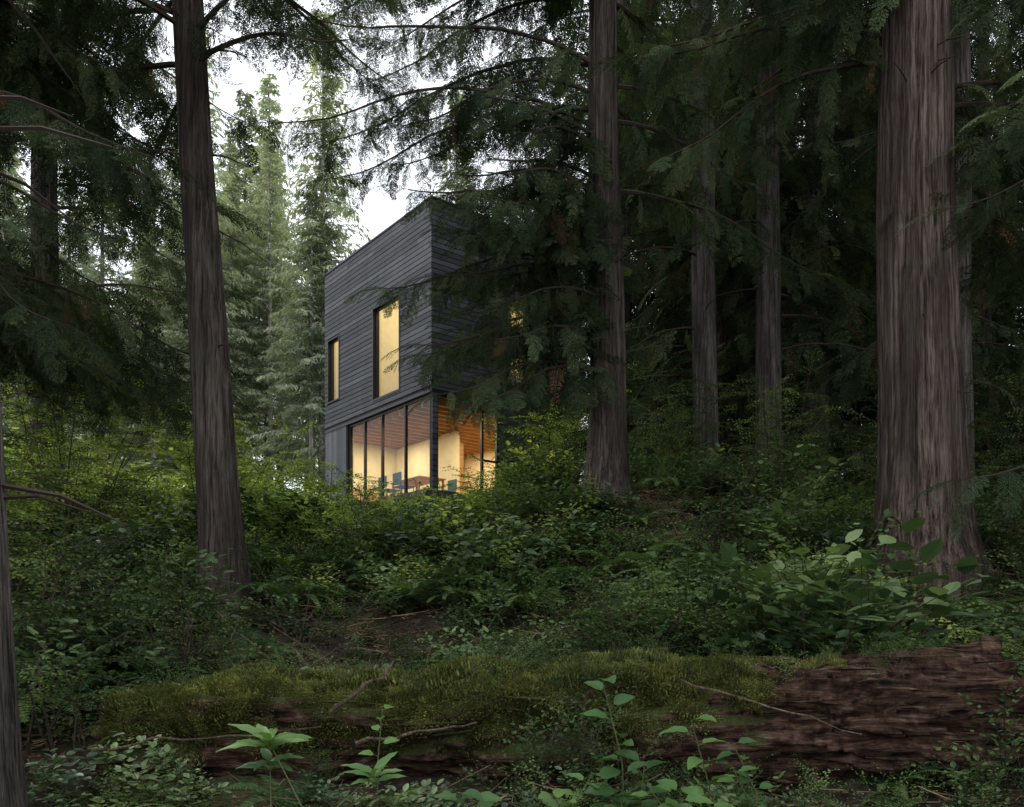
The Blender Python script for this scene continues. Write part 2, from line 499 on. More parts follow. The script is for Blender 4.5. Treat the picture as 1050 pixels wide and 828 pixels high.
def make_limb(p0, az, L, rise, droop, r, TV, TF, SP, spacing, sscale, dead, rad=0.03, bare=0.12, hang=0.5):
    n = 14; pos = p0.copy(); pts = [pos.copy()]; a = az
    for k in range(n):
        f = k/n
        ang = rise - droop*min(1, f*1.5) + max(0, f-0.7)*droop*1.6
        a += r.uniform(-.09,.09)
        ang += r.uniform(-.06,.06)
        pos = pos + Vector((math.cos(a)*math.cos(ang), math.sin(a)*math.cos(ang), math.sin(ang)))*(L/n)
        pts.append(pos.copy())
    tube(TV, TF, pts, [rad*(1-0.85*i/n)+0.003 for i in range(n+1)], 5, False)
    m_ = int(L*(1-bare)/spacing)
    for k in range(m_):
        f = bare + (1-bare)*(k+r.random())/m_
        x = f*n; i = min(n-1, int(x)); pp = pts[i].lerp(pts[i+1], x-i); t = (pts[i+1]-pts[i]).normalized()
        sd = t.cross(Vector((0,0,1)))
        if sd.length < .1: continue
        sd.normalize()
        s = 1 if k % 2 else -1
        dn = -r.uniform(0.1, 0.9)
        if r.random() < hang: dn -= 1.2
        d = (t*r.uniform(0.3, 0.9) + sd*s*r.uniform(0.4, 1.0) + Vector((0,0,dn))).normalized()
        up = Vector((r.uniform(-.45,.45), r.uniform(-.45,.45), 1))
        if abs(d.z) > 0.8: up = (t*r.uniform(-1,1) + sd*r.uniform(-1,1))
        sc = sscale*r.uniform(0.5, 1.15)*(1-0.35*f)
        isd = r.random() < dead*(1.6 if f < 0.5 else 0.6)
        SP.append((pp, rot_from(d, up), sc, 4 if isd else r.randint(0, 3)))
    SP.append((pts[-1], rot_from((pts[-1]-pts[-2])), sscale*0.8, 0))

def make_tree(name, x, y, lean, R0, H, bark, seed, limbs, flare=0.35, segs=56, rings=90, wob=0.06, r_top=0.35, ridge=0.05):
    r = random.Random(seed)
    bz = g(x, y)
    e = mk_empty(name, (x, y, bz))
    pts = trunk_pts(lean, H, rings, wob, seed)
    V = []; F = []
    for i, p in enumerate(pts):
        z = p.z
        R = R0*(1-(1-r_top)*max(0, z)/H)
        for k in range(segs):
            th = 2*math.pi*k/segs
            cx, sx = math.cos(th), math.sin(th)
            fl = flare*math.exp(-max(0, z+0.1)/0.45)*(1+0.9*noise.noise(Vector((cx*2.2, sx*2.2, seed))))*1.2
            fl += 0.06*math.exp(-max(0,z)/2.0)
            rd = noise.noise(Vector((cx*R0*22, sx*R0*22, z*0.5+seed)))*ridge + noise.noise(Vector((cx*R0*9, sx*R0*9, z*0.35+seed)))*ridge*0.9
            rr = R*(1+fl+rd)
            V.append((p.x+cx*rr, p.y+sx*rr, z))
    for i in range(len(pts)-1):
        for k in range(segs):
            k2 = (k+1) % segs
            F.append((i*segs+k, i*segs+k2, (i+1)*segs+k2, (i+1)*segs+k))
    mk_obj('trunk', V, F, [bark], e, smooth=True)
    TV = []; TF = []; SPn = []; SPc = []
    for L in limbs:
        SP = SPc if L.get('c') else SPn
        for i in range(L['n']):
            z = r.uniform(L['z0'], L['z1']); p0 = trunk_at(pts, z)
            az = math.radians(r.uniform(L['az0'], L['az1']))
            make_limb(p0, az, r.uniform(L['L0'], L['L1']), L.get('rise', .25)+r.uniform(-.12,.12), L.get('droop', .8)*r.uniform(.7,1.2),
                      r, TV, TF, SP, L.get('sp', .09), L.get('s', .85), L.get('dead', .05), L.get('rad', .03), L.get('bare', .12), L.get('hang', .5))
    for i in range(18):
        z = r.uniform(1.5, H*0.5); p0 = trunk_at(pts, z); d = rdir(r, r.uniform(-.3,.3)); l = R0+r.uniform(.1,.8)
        tube(TV, TF, [p0, p0+d*l*0.6, p0+d*l+Vector((0,0,-.08))], [.014,.009,.003], 4, False)
    mk_obj('limbs', TV, TF, [M_twig], e)
    if SPn: inst_obj('foliage', SPn, G_spray, e)
    if SPc: inst_obj('foliage_upper', SPc, G_spray2, e)
    return e

D = dict
make_tree('cedar_tree', -3.10, 9, (-0.066, 0.0), 0.225, 15, M_bark_dark, 11, [
    D(n=16, z0=4.8, z1=8.4, az0=130, az1=250, L0=2.0, L1=3.6, sp=.10, s=1.0, hang=.65),
    D(n=12, z0=5.6, z1=8.4, az0=-50, az1=50, L0=1.4, L1=2.8, sp=.11, s=.9, hang=.6)])
make_tree('cedar_tree', -2.29, 3.5, (-0.035, 0), 0.19, 10, M_bark_grey, 12, [
    D(n=4, z0=6, z1=9, az0=90, az1=270, L0=1.6, L1=2.6, sp=.25, s=1.2, c=1)], wob=0.03)
make_tree('cedar_tree', 1.31, 11.5, (-0.007, 0), 0.26, 16, M_bark_dark, 13, [
    D(n=15, z0=5.0, z1=8.4, az0=158, az1=215, L0=2.6, L1=4.9, sp=.09, s=1.0, rise=.35, droop=.85, dead=.05, hang=.65, bare=.08),
    D(n=24, z0=1.6, z1=5.0, az0=178, az1=236, L0=1.5, L1=3.1, sp=.08, s=.92, rise=.3, droop=.8, dead=.04, hang=.65, bare=.05),
    D(n=10, z0=3, z1=8, az0=-50, az1=60, L0=2, L1=3.5, sp=.10, dead=.08),
    D(n=10, z0=8.5, z1=15, az0=-90, az1=150, L0=2.4, L1=4.2, sp=.18, s=1.1, c=1)])  # last group: limbs above the frame, added to cut light from overhead
make_tree('cedar_tree', 4.45, 9, (-0.018, 0), 0.425, 18, M_bark_red, 14, [
    D(n=12, z0=5.2, z1=9, az0=130, az1=200, L0=2, L1=3.6, sp=.10, dead=.10, s=.95),
    D(n=10, z0=4.5, z1=9, az0=-40, az1=50, L0=2, L1=3.4, sp=.10, dead=.06, s=.95),
    D(n=10, z0=9, z1=15, az0=0, az1=360, L0=2.4, L1=4.2, sp=.20, s=1.2, c=1)], flare=0.38, segs=120, rings=150, ridge=0.055, r_top=.5)  # last group: overhead canopy out of view, added to darken the right side
for (x, y, R, sd) in ((3.48, 15, .23, 21), (4.95, 16, .25, 22), (6.6, 18, .27, 23), (7.5, 14, .24, 24)):
    make_tree('cedar_tree', x, y, (0.002*sd-.045, 0), R, 19, M_bark_grey, sd, [
        D(n=22, z0=1.5, z1=9, az0=-30, az1=210, L0=2, L1=3.6, sp=.13, s=1.1, dead=.10, rise=.1, c=1),
        D(n=18, z0=8.5, z1=15, az0=0, az1=360, L0=2, L1=3.8, sp=.18, s=1.2, dead=.05, c=1)], r_top=.55)  # upper group: canopy mostly above the frame, added for darkness below
make_tree('cedar_tree', -6.4, 8.4, (0.01, 0), 0.26, 15, M_bark_dark, 31, [
    D(n=38, z0=2.8, z1=8.4, az0=-75, az1=70, L0=2, L1=3.6, sp=.10, s=1.0, dead=.06, hang=.6)])
make_tree('cedar_tree', -7.6, 13.5, (0.0, 0), 0.24, 17, M_bark_dark, 32, [
    D(n=34, z0=2.6, z1=10.5, az0=-90, az1=200, L0=2, L1=3.4, sp=.15, s=1.15, dead=.06, c=1)])
make_tree('cedar_tree', 7.2, 8.6, (0.0, 0), 0.3, 16, M_bark_dark, 33, [
    D(n=26, z0=1.0, z1=9, az0=100, az1=260, L0=1.8, L1=3.2, sp=.11, s=.95, dead=.07)])
for (x, y, sd) in ((2.6, 19.5, 34), (9.5, 20, 35), (5.6, 22, 36), (7.6, 23.5, 37), (12.5, 22, 38), (4.3, 19, 39)):
    make_tree('cedar_tree', x, y, (0.0, 0), 0.24, 20, M_bark_dark, sd, [
        D(n=48, z0=0.3 if x > 3 else 1.2, z1=16, az0=0, az1=360, L0=2.2, L1=3.9, sp=.18, s=1.3, dead=.05, c=1)])

# far conifers
def conifer_mesh(name, seed, H, mat, bark):
    r = random.Random(seed); V = []; F = []; V2 = []; F2 = []
    tube(V2, F2, [Vector((0,0,-1+ (H+1)*i/8)) for i in range(9)], [0.24*(1-i/8.3) for i in range(9)], 7, False)
    z = H*0.16
    while z < H-0.3:
        for b in range(4):
            az = r.uniform(0, 2*math.pi); f = z/H
            L = (1-f)**0.75*3.6*r.uniform(0.55, 1.1) + 0.2
            if f < 0.35 and r.random() < 0.45: continue
            rise = 0.15 + 0.4*f; n = 8; p = Vector((0,0,z)); pts = [p.copy()]
            for k in range(n):
                ang = rise - 0.75*(k/n)
                p = p + Vector((math.cos(az)*math.cos(ang), math.sin(az)*math.cos(ang), math.sin(ang)))*(L/n); pts.append(p.copy())
            tube(V2, F2, [pts[0], pts[4], pts[8]], [.03,.02,.005], 3, False)
            m_ = max(3, int(L/0.2))
            for k in range(m_):
                ff = .12+.88*(k+r.random())/m_; x = ff*n; i = min(n-1, int(x)); pp = pts[i].lerp(pts[i+1], x-i); t = (pts[i+1]-pts[i]).normalized()
                sd = t.cross(Vector((0,0,1))).normalized()
                for s in (-1, 1):
                    d = (t*.7+sd*s*r.uniform(.5,1)+Vector((0,0,-r.uniform(.1,.9)))).normalized()
                    ls = (0.3+0.45*(1-ff))*min(1, L/2)*r.uniform(.7,1.2)
                    for q in range(5):
                        o = pp + d*(ls*q/5)
                        dd = (d + sd*r.uniform(-.8,.8) + t*r.uniform(-.6,.8) + Vector((0,0,-r.uniform(0,.5)))).normalized()
                        diamond(V, F, o, dd, dd.cross(Vector((r.uniform(-.5,.5), r.uniform(-.5,.5), 1))).normalized(), r.uniform(.16,.34), .07)
        z += 0.36*(1.15-0.5*z/H)
    nl = len(F); b = len(V)
    V += V2; F += [tuple(i+b for i in f) for f in F2]
    return mk_mesh(name, V, F, [mat, bark], fm=[0]*nl+[1]*len(F2))
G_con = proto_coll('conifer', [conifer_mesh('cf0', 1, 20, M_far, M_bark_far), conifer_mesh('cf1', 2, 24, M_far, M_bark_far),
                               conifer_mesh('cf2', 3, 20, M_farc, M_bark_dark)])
r = random.Random(5)
pts = []
for k in range(85):
    a = r.uniform(-0.62, -0.02); y = r.uniform(36, 62)
    x = a*y
    s = r.uniform(.6, .95)
    if -.40 < a < -.22: s = r.uniform(.7, 1.05)
    if -0.22 < x/y < -0.08: s = r.uniform(.32, .50)*y/50
    pts.append((Vector((x, y, g(x, y)-.2)), (0, 0, r.uniform(0, 6.28)), s, r.randint(0, 1)))
pts.append((Vector((-4.6, 42, g(-4.6, 42))), (0,0,1), .74, 0))
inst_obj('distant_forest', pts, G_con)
pts = []
for k in range(150):  # trees all round; those out of view are added to block light
    ang = r.uniform(0, 2*math.pi); d = r.uniform(13, 45)
    x = d*math.sin(ang); y = d*math.cos(ang)
    if y < 8 and (d < 26 or r.random() < .5): continue
    if y > 0 and x < 0 and -1.0 < x/y: continue
    if y > 0 and 0 <= x/y < 0.13: continue
    if y > 0 and abs(x/y) < 0.7 and y < 24: continue
    pts.append((Vector((x, y, g(x, y)-.2)), (0, 0, r.uniform(0, 6.28)), r.uniform(.7, 1.1), 2))
for k in range(38):
    y = r.uniform(26, 38); x = y*r.uniform(.13, .78)
    pts.append((Vector((x, y, g(x, y)-3.2*r.random())), (0, 0, r.uniform(0, 6.28)), r.uniform(.7, 1.0), 2))
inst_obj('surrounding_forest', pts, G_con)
pts = []
for k in range(150):
    y = r.uniform(20, 36); x = y*r.uniform(-.75, -.2)
    if math.hypot(x+2, y-24.9) < 5.6: continue
    pts.append((Vector((x, y, g(x, y)-.1)), (0, 0, r.uniform(0, 6.28)), r.uniform(1.3, 3.4), r.randint(0, 1)))
inst_obj('distant_understory', pts, G_bright)

# ------------------------------------------------------------------ tall leafy shrubs
def tall_shrub(name, x, y, H, n, spread, seed, ids=(0,1), dens=0.14, sc=0.8):
    r = random.Random(seed); bz = g(x, y); e = mk_empty(name, (x, y, bz))
    V = []; F = []; SP = []
    for s in range(n):
        d = (rdir(r, r.uniform(.7,1.35))*spread + Vector((0,0,.9))).normalized(); L = H*r.uniform(.6,1.1); k = 14
        p = Vector((r.uniform(-.15,.15), r.uniform(-.15,.15), -.05)); pts = [p.copy()]
        for i in range(k):
            d = (d + Vector((r.uniform(-.1,.1), r.uniform(-.1,.1), -.035))).normalized(); p = p+d*(L/k); pts.append(p.copy())
        tube(V, F, pts, [.014*(1-.8*i/k) for i in range(k+1)], 4, False)
        for j in range(int(L/dens)):
            f = r.uniform(.2, 1); i = min(k-1, int(f*k)); t = (pts[i+1]-pts[i]).normalized()
            dd = (t*.4+rdir(r, r.uniform(-.3,.4))).normalized()
            SP.append((pts[i], rot_from(dd), sc*r.uniform(.6,1.1), r.choice(ids)))
    mk_obj('stems', V, F, [M_twig], e)
    inst_obj('leaves', SP, G_leafbr, e)

for i, a in enumerate([
    (0.55, 15.0, 2.3, 9, .8, (0,1,2)), (1.1, 16.5, 3.2, 9, .8, (0,1,2)), (0.3, 17.5, 1.7, 7, .8, (0,1)), (0.9, 14.0, 2.0, 9, .8, (0,2,3)),
    (-5.6, 10.5, 3.2, 10, .9, (0,1,3)), (-4.5, 12.5, 2.4, 9, .9, (0,1)), (-6.5, 12, 3.4, 10, .9, (0,1,2)),
    (-4.3, 7.2, 2.0, 7, .9, (0,2,3)), (-3.6, 6.2, 1.3, 7, .9, (2,3)), (-5.2, 8.6, 2.4, 8, .9, (0,3)),
    (-5.0, 16, 2.0, 8, .9, (0,1)), (-6.6, 18, 2.4, 8, .9, (0,1)), (-8.5, 17, 3.4, 9, .9, (0,1)),
    (2.6, 13.8, 2.4, 9, .9, (2,3)), (4.1, 12.6, 2.3, 9, .9, (2,3)), (5.6, 12.0, 2.4, 9, .9, (2,3)), (3.2, 10.6, 1.2, 8, .9, (2,3)),
    (6.6, 10.6, 2.3, 9, .9, (2,3)), (5.6, 8.2, 1.2, 9, .9, (2,3)), (4.9, 6.8, .9, 8, .9, (2,3)), (3.9, 6.6, .8, 8, .9, (2,3,0)),
    (2.3, 9.2, .9, 8, .9, (2,3)), (-2.5, 6.3, .9, 8, .9, (2,3)), (-2.9, 5.2, .7, 8, .9, (2,3)), (3.3, 5.3, .8, 8, .9, (2,3)),
    (1.1, 7.0, .8, 8, .9, (2,3)), (-1.9, 10.5, .9, 8, .9, (0,1,2)), (8.2, 15, 2.6, 9, .9, (2,3)), (6.2, 14.5, 2.6, 9, .9, (2,3)),
    (3.0, 7.6, .8, 8, .9, (0,2,3)), (-.3, 9.6, .7, 8, .9, (0,1,2)),
    (-3.9, 17.6, 1.2, 7, .9, (0,1)), (-3.1, 16.4, .95, 7, .9, (0,2)), (-2.0, 17.0, .75, 7, .9, (0,1)), (-.7, 17.2, 1.15, 8, .9, (0,1,2)), (-5.0, 20.5, 1.7, 8, .9, (0,1))]):
    tall_shrub('leafy_shrub', a[0], a[1], a[2], a[3], a[4], 100+i, a[5])

# ------------------------------------------------------------------ ground-cover scatter
def in_house(x, y):
    dx, dy = x+2.026, y-21
    u = .783*dx+.622*dy; v = -.622*dx+.783*dy
    return -0.8 < u < 5.6 and -0.8 < v < 6.6
def in_log(x, y): return -2.9 < x < 3.1 and abs(y-5) < .42
def in_path(x, y): return ((x+1.2)/.7)**2 + ((y-7.6)/1.5)**2 < 1
TR = [(-3.1,9,.35),(-2.29,3.5,.35),(1.31,11.5,.4),(4.45,9,.6)]
def scatter(name, grp, N, ymin, ymax, smin, smax, seed, nidx, cond=None, tilt=.25, dens=None, zoff=-.02, wedge=.66, pathok=.8, extra=(), hv=True):
    r = random.Random(seed); pts = []; tries = 0
    while len(pts) < N and tries < N*40:
        tries += 1
        y = ymin + (ymax-ymin)*r.random()**0.8
        x = r.uniform(-wedge*y-.4, wedge*y+.4)
        if in_house(x, y) or in_log(x, y): continue
        if in_path(x, y) and grp is not G_litter and r.random() < pathok: continue
        if any(math.hypot(x-a, y-b) < c for a, b, c in TR): continue
        if cond and not cond(x, y): continue
        if dens and noise.noise(Vector((x*dens, y*dens, seed)))+.15 < r.uniform(-.15,.35): continue
        s = r.uniform(smin, smax)
        if hv: s *= (.6+1.5*max(0, noise.noise(Vector((x*1.1, y*1.1, 31)))+.25))
        q = x/y
        if y > 11 and -0.25 < q < 0.0: s = min(s, .75)
        if y < 4.7 and grp is not G_litter:
            if -1.0 < x < .25 and r.random() < .6: continue
            s = min(s, .5)
        if 5 < y < 7 and -.35 < q < .1: s = min(s, .8)
        pts.append((Vector((x, y, g(x, y)+zoff)), (r.uniform(-tilt,tilt), r.uniform(-tilt,tilt), r.uniform(0,6.28)), s, r.randrange(nidx)))
    for (x, y, s) in extra:
        pts.append((Vector((x, y, g(x, y)+zoff)), (r.uniform(-tilt,tilt), r.uniform(-tilt,tilt), r.uniform(0,6.28)), s, r.randrange(nidx)))
    inst_obj(name, pts, grp)

scatter('salal_undergrowth', G_salal, 1050, 3.6, 18, .5, 1.1, 1, 3, dens=.7, extra=[(-1.9,4.45,.6),(-2.2,4.5,.7),(2.2,4.5,.5)])
scatter('huckleberry_undergrowth', G_huck, 950, 3.6, 19, .55, 1.25, 2, 3, dens=.6,
        extra=[(.12,4.5,.9),(.3,4.45,.95),(.5,4.4,.8),(-.05,4.4,.6),(2.6,4.4,.7),(2.8,4.55,1.1),(-1.7,4.5,.6),(-2.0,4.3,.7),(3.1,4.9,1.2),(-2.5,4.9,1.1)])
scatter('bright_undergrowth', G_bright, 650, 8.6, 20.5, .5, 1.05, 3, 2, dens=.8, cond=lambda x, y: x/y < 0.06 + .12*max(0, noise.noise(Vector((x, y, 4)))) and x/y > -.5)
scatter('sword_ferns', G_fern, 260, 3.8, 13, .6, 1.2, 4, 2, hv=False, extra=[(-1.2,4.3,.6),(1.9,4.3,.65),(-1.0,5.7,.6),(.5,5.8,.7),(2.2,5.9,.8),(-2.0,5.8,.8)])
scatter('leaf_litter', G_litter, 1700, 4.0, 12, .7, 1.3, 5, 3, zoff=.01, hv=False)
scatter('ground_cover_plants', G_salal, 1100, 4.0, 13, .2, .42, 6, 3, pathok=.5, hv=False)

# ------------------------------------------------------------------ fallen mossy log
LX0, LX1 = -2.45, 2.95
def log_c(x): return Vector((x, 5.0+.10*noise.noise(Vector((x*.5, 2, 0)))-.02*x, 0.97 + .018*x + .07*noise.noise(Vector((x*.7, 9, 0)))))
def log_r(x, th):
    R = .36 + .01*x
    if x < -1.6: R *= 1-.35*min(1, (-1.6-x)/.85)
    cx, sx = math.cos(th), math.sin(th)
    R += .09*noise.noise(Vector((x*1.3, cx*1.7, sx*1.7))) + .08*noise.noise(Vector((x*3.4, cx*4, sx*4)))
    rot = sstep(1.25, 1.6, x)
    R += (.6+rot*.4)*(.045*noise.noise(Vector((x*3.0, cx*12, sx*12))) + .025*noise.noise(Vector((x*8, cx*22, sx*22))))
    if rot > 0:
        a = noise.noise(Vector((x*1.3+4, cx*5.5, sx*5.5)))
        R -= rot*.07*math.exp(-(a/.09)**2)
        R += rot*.03*round(2.2*noise.noise(Vector((x*1.7, cx*3, sx*3+8))))
    R -= .12*math.exp(-((x+.45)/.55)**2)*(1-sstep(.1, .45, sx))*(1+.8*noise.noise(Vector((x*5, cx*5, sx*5))))
    return R
NX, NT = 560, 110
V = []; F = []
for i in range(NX+1):
    x0 = LX0 + (LX1-LX0)*i/NX
    for k in range(NT):
        th = 2*math.pi*k/NT
        jag = .3*noise.noise(Vector((math.cos(th)*3, math.sin(th)*3, 4)))*sstep(2.2, 2.95, x0)
        c = log_c(x0); R = log_r(x0, th)
        V.append((c.x+jag, c.y + math.cos(th)*R, c.z + math.sin(th)*R))
for i in range(NX):
    for k in range(NT):
        k2 = (k+1) % NT
        F.append((i*NT+k, i*NT+k2, (i+1)*NT+k2, (i+1)*NT+k))
for i in (0, NX):
    x0 = LX0 if i == 0 else LX1
    c = log_c(x0); b = len(V)
    V.append((c.x-(.12 if i else -.1), c.y, c.z))
    for k in range(NT):
        k2 = (k+1) % NT
        F.append((i*NT+k, i*NT+k2, b))
m, nt, out = new_mat('rotten_mossy_wood')
tc = nt.nodes.new('ShaderNodeTexCoord'); geo = nt.nodes.new('ShaderNodeNewGeometry')
O = tc.outputs['Object']
v = mapping(nt, O, (2.2, 26, 26)); n1 = nz(nt, v, 1, 8, .7); n2 = nz(nt, O, 14, 6, .65)
f = math_n(nt, 'ADD', math_n(nt, 'MULTIPLY', n1, .65), math_n(nt, 'MULTIPLY', n2, .35))
wood = ramp(nt, f, [(.41, (.009,.006,.005)), (.49, (.055,.03,.021)), (.57, (.135,.078,.054)), (.7, (.29,.235,.20))])
sep = nt.nodes.new('ShaderNodeSeparateXYZ'); nt.links.new(geo.outputs['Normal'], sep.inputs[0])
sx = nt.nodes.new('ShaderNodeSeparateXYZ'); nt.links.new(O, sx.inputs[0])
up = math_n(nt, 'ADD', sep.outputs[2], math_n(nt, 'MULTIPLY', nz(nt, O, 4, 6, .7), 1.6))
xm = math_n(nt, 'MULTIPLY', math_n(nt, 'SUBTRACT', sx.outputs[0], 1.35), 4.0, True)
up = math_n(nt, 'SUBTRACT', up, math_n(nt, 'MULTIPLY', xm, .85))
mk = ramp(nt, math_n(nt, 'SUBTRACT', up, .75), [(.3, (0,0,0)), (.5, (1,1,1))])
moss = ramp(nt, nz(nt, O, 60, 5, .7), [(.3, (.018,.022,.008)), (.7, (.085,.096,.03))])
c = mixc(nt, mk, wood, moss)
principled(nt, out, c, .92, bump(nt, f, 1, .08), .12)
log_e = mk_empty('fallen_log', (0, 0, 0))
mk_obj('log_trunk', V, F, [m], log_e, smooth=True)
r = random.Random(77); pts = []
for k in range(19000):
    x = r.uniform(LX0+.1, 1.9); th = math.radians(r.gauss(115, 52))
    cx, sx_ = math.cos(th), math.sin(th)
    thr = sx_*.9 + 1.4*noise.noise(Vector((x*2.8, cx*2.5, sx_*2.5))) + .7*noise.noise(Vector((x*9, cx*8, sx_*8))) - .9*sstep(1.2, 1.6, x)
    if thr < .2: continue
    c = log_c(x); R = log_r(x, th)-.006
    nrm = Vector((0, cx, sx_))
    M_ = nrm.to_track_quat('Z', 'Y').to_euler()
    pts.append((c + nrm*R, M_, r.uniform(.6, 1.3)*(1+.6*max(0, thr-.6)), r.randint(0, 1)))
inst_obj('moss', pts, G_moss, log_e)
pts = []
for k in range(55):
    x = r.uniform(-2.2, 2.4); th = math.radians(r.uniform(60, 150)); c = log_c(x); R = log_r(x, th)
    pts.append((c + Vector((0, math.cos(th)*R, math.sin(th)*R-.01)), (r.uniform(-.3,.3), r.uniform(-.3,.3), r.uniform(0,6.28)), r.uniform(.15,.45), r.randrange(3)))
inst_obj('log_seedlings', pts, G_huck, log_e)
V = []; F = []
for k in range(150):
    x = r.uniform(1.35, 3.0) if k < 115 else r.uniform(-1, .3); th = math.radians(r.uniform(20, 260)); c = log_c(x); R = log_r(x, th)
    p = c + Vector((0, math.cos(th), math.sin(th)))*(R+.0)
    d = Vector((r.choice((-1,1))*1.0, r.uniform(-.25,.25), r.uniform(-.2,.2))).normalized()
    L = r.uniform(.08, .45)
    tube(V, F, [p-d*L*.5, p+Vector((0,math.cos(th),math.sin(th)))*.012, p+d*L*.5], [.004, r.uniform(.006,.016), .002], 4, False)
mk_obj('splinters', V, F, [m], log_e)

# fallen sticks
V = []; F = []
def stick(a, b, r0, r1, seed, n=10, w=.04):
    a = Vector(a); b = Vector(b)
    pts = [a.lerp(b, i/n) + Vector((noise.noise(Vector((i*.5, seed, 1))), noise.noise(Vector((i*.5, seed, 2))), noise.noise(Vector((i*.5, seed, 3)))))*w for i in range(n+1)]
    tube(V, F, pts, [r0+(r1-r0)*i/n for i in range(n+1)], 6)
stick((-.98, 4.5, 1.12), (-.62, 4.6, 1.40), .016, .009, 1)
stick((-.85, 4.5, .95), (-.2, 4.62, 1.05), .012, .005, 2)
stick((-2.2, 4.3, .95), (-1.0, 4.35, 1.06), .008, .003, 3)
stick((.9, 4.45, 1.3), (1.9, 4.5, 1.0), .008, .003, 4)
for k in range(90):
    y = r.uniform(4.6, 10); x = r.uniform(-.6*y, .6*y); a = r.uniform(0, 6.28); L = r.uniform(.3, 1.4)
    x2, y2 = x+math.cos(a)*L, y+math.sin(a)*L
    if in_log(x, y) or in_log(x2, y2): continue
    stick((x, y, g(x, y)+.04), (x2, y2, g(x2, y2)+r.uniform(.04, .3)), r.uniform(.006,.02), .003, k)
for k in range(30):
    y = 7.0+r.uniform(-1.1,.9); x = -1.7+r.uniform(-1.1,1.1)
    stick((x, y, g(x,y)+.03), (x+r.uniform(-.7,.7), y+r.uniform(-.4,.4), g(x,y)+r.uniform(.1,.7)), .010, .003, 200+k)
mk_obj('fallen_sticks', V, F, [bark_mat('stick_bark', (.05,.036,.026), (.16,.115,.08), (.32,.24,.17), 0, 1)])

# ------------------------------------------------------------------ foreground broadleaf plants
def big_leaf(V, F, p, d, up, L, W, droop=.25):
    d = d.normalized(); side = d.cross(up).normalized(); nn = side.cross(d).normalized(); b = len(V); n = 8
    for i in range(n+1):
        f = i/n; w = W*.5*(math.sin(math.pi*f**.75)**.8 if 0 < f < 1 else 0.0)+.0005
        z = -droop*f*f*L
        wav = .02*L*math.sin(f*17+p.x*40)
        c = p + d*(f*L) + nn*z
        V += [tuple(c - side*w + nn*(w*.35+wav)), tuple(c), tuple(c + side*w + nn*(w*.35-wav))]
    for i in range(n):
        a = b+i*3
        F += [(a, a+1, a+4, a+3), (a+1, a+2, a+5, a+4)]

def plant(name, x, y, ztop, seed, whorl=8, LL=.13, LW=.04, stems=1, lean=.1, along=False, mat=M_big):
    r = random.Random(seed); bz = g(x, y); e = mk_empty(name, (x, y, bz)); H = ztop-bz
    V = []; F = []; V2 = []; F2 = []
    for s in range(stems):
        top = Vector((r.uniform(-lean,lean)*2, r.uniform(-lean,lean), H*(1 if s == 0 else r.uniform(.6,1.0))))
        k = 10; mid = Vector((r.uniform(-.05,.05), r.uniform(-.05,.05), top.z*.5))
        pts = [Vector((0,0,-.05)).lerp(mid, i/5) if i <= 5 else mid.lerp(top, (i-5)/5) for i in range(k+1)]
        tube(V2, F2, pts, [.005*(1-.5*i/k) for i in range(k+1)], 5, False)
        if along:
            ph = r.uniform(0, 6)
            for j in range(whorl):
                f = .35+.65*j/(whorl-1); i = min(k-1, int(f*k)); p = pts[i].lerp(pts[i+1], f*k-i)
                a = ph + j*2.5; d = Vector((math.cos(a), math.sin(a), r.uniform(-.1,.6))).normalized()
                pet = p + d*.025
                tube(V2, F2, [p, pet], [.002,.0015], 3, False)
                up = Vector((r.uniform(-.3,.3), r.uniform(-.7,-.1), 1)).normalized()
                big_leaf(V, F, pet, d, up, LL*r.uniform(.75,1.1), LW*r.uniform(.85,1.1))
        else:
            ph = r.uniform(0, 6)
            for j in range(whorl):
                a = ph+2*math.pi*j/whorl*1.0 + r.uniform(-.2,.2); d = Vector((math.cos(a), math.sin(a), r.uniform(.15,.9)))
                up = (Vector((0,-.4,1)) - d*.2).normalized()
                big_leaf(V, F, pts[-1]-Vector((0,0,.02*(j % 3))), d, up, LL*r.uniform(.8,1.15), LW, .3)
    mk_obj('leaves', V, F, [mat], e, smooth=True); mk_obj('stems', V2, F2, [M_stem], e)

plant('rhododendron_seedling', -.93, 3.6, 1.08, 1, 11, .20, .052)
plant('rhododendron_seedling', -.78, 3.5, .95, 2, 9, .15, .043)
plant('rhododendron_seedling', -1.08, 3.7, .98, 12, 8, .14, .042)
plant('broadleaf_plant', .52, 3.8, 1.34, 3, 9, .13, .075, along=True)
plant('broadleaf_plant', .92, 3.85, 1.16, 4, 8, .13, .072, along=True)
plant('broadleaf_plant', .55, 3.7, .97, 5, 8, .13, .075, stems=3, along=True)
plant('broadleaf_plant', .25, 3.75, .90, 6, 8, .10, .055, stems=2, along=True)
plant('broadleaf_plant', -.16, 3.6, .88, 7, 7, .13, .065, stems=2, along=True)
plant('broadleaf_plant', .75, 3.6, .90, 9, 8, .12, .07, stems=3, along=True)
plant('broadleaf_plant', -.7, 4.3, 1.15, 10, 7, .08, .05, along=True)
plant('broadleaf_plant', 1.2, 4.1, 1.0, 13, 8, .09, .05, stems=2, along=True)

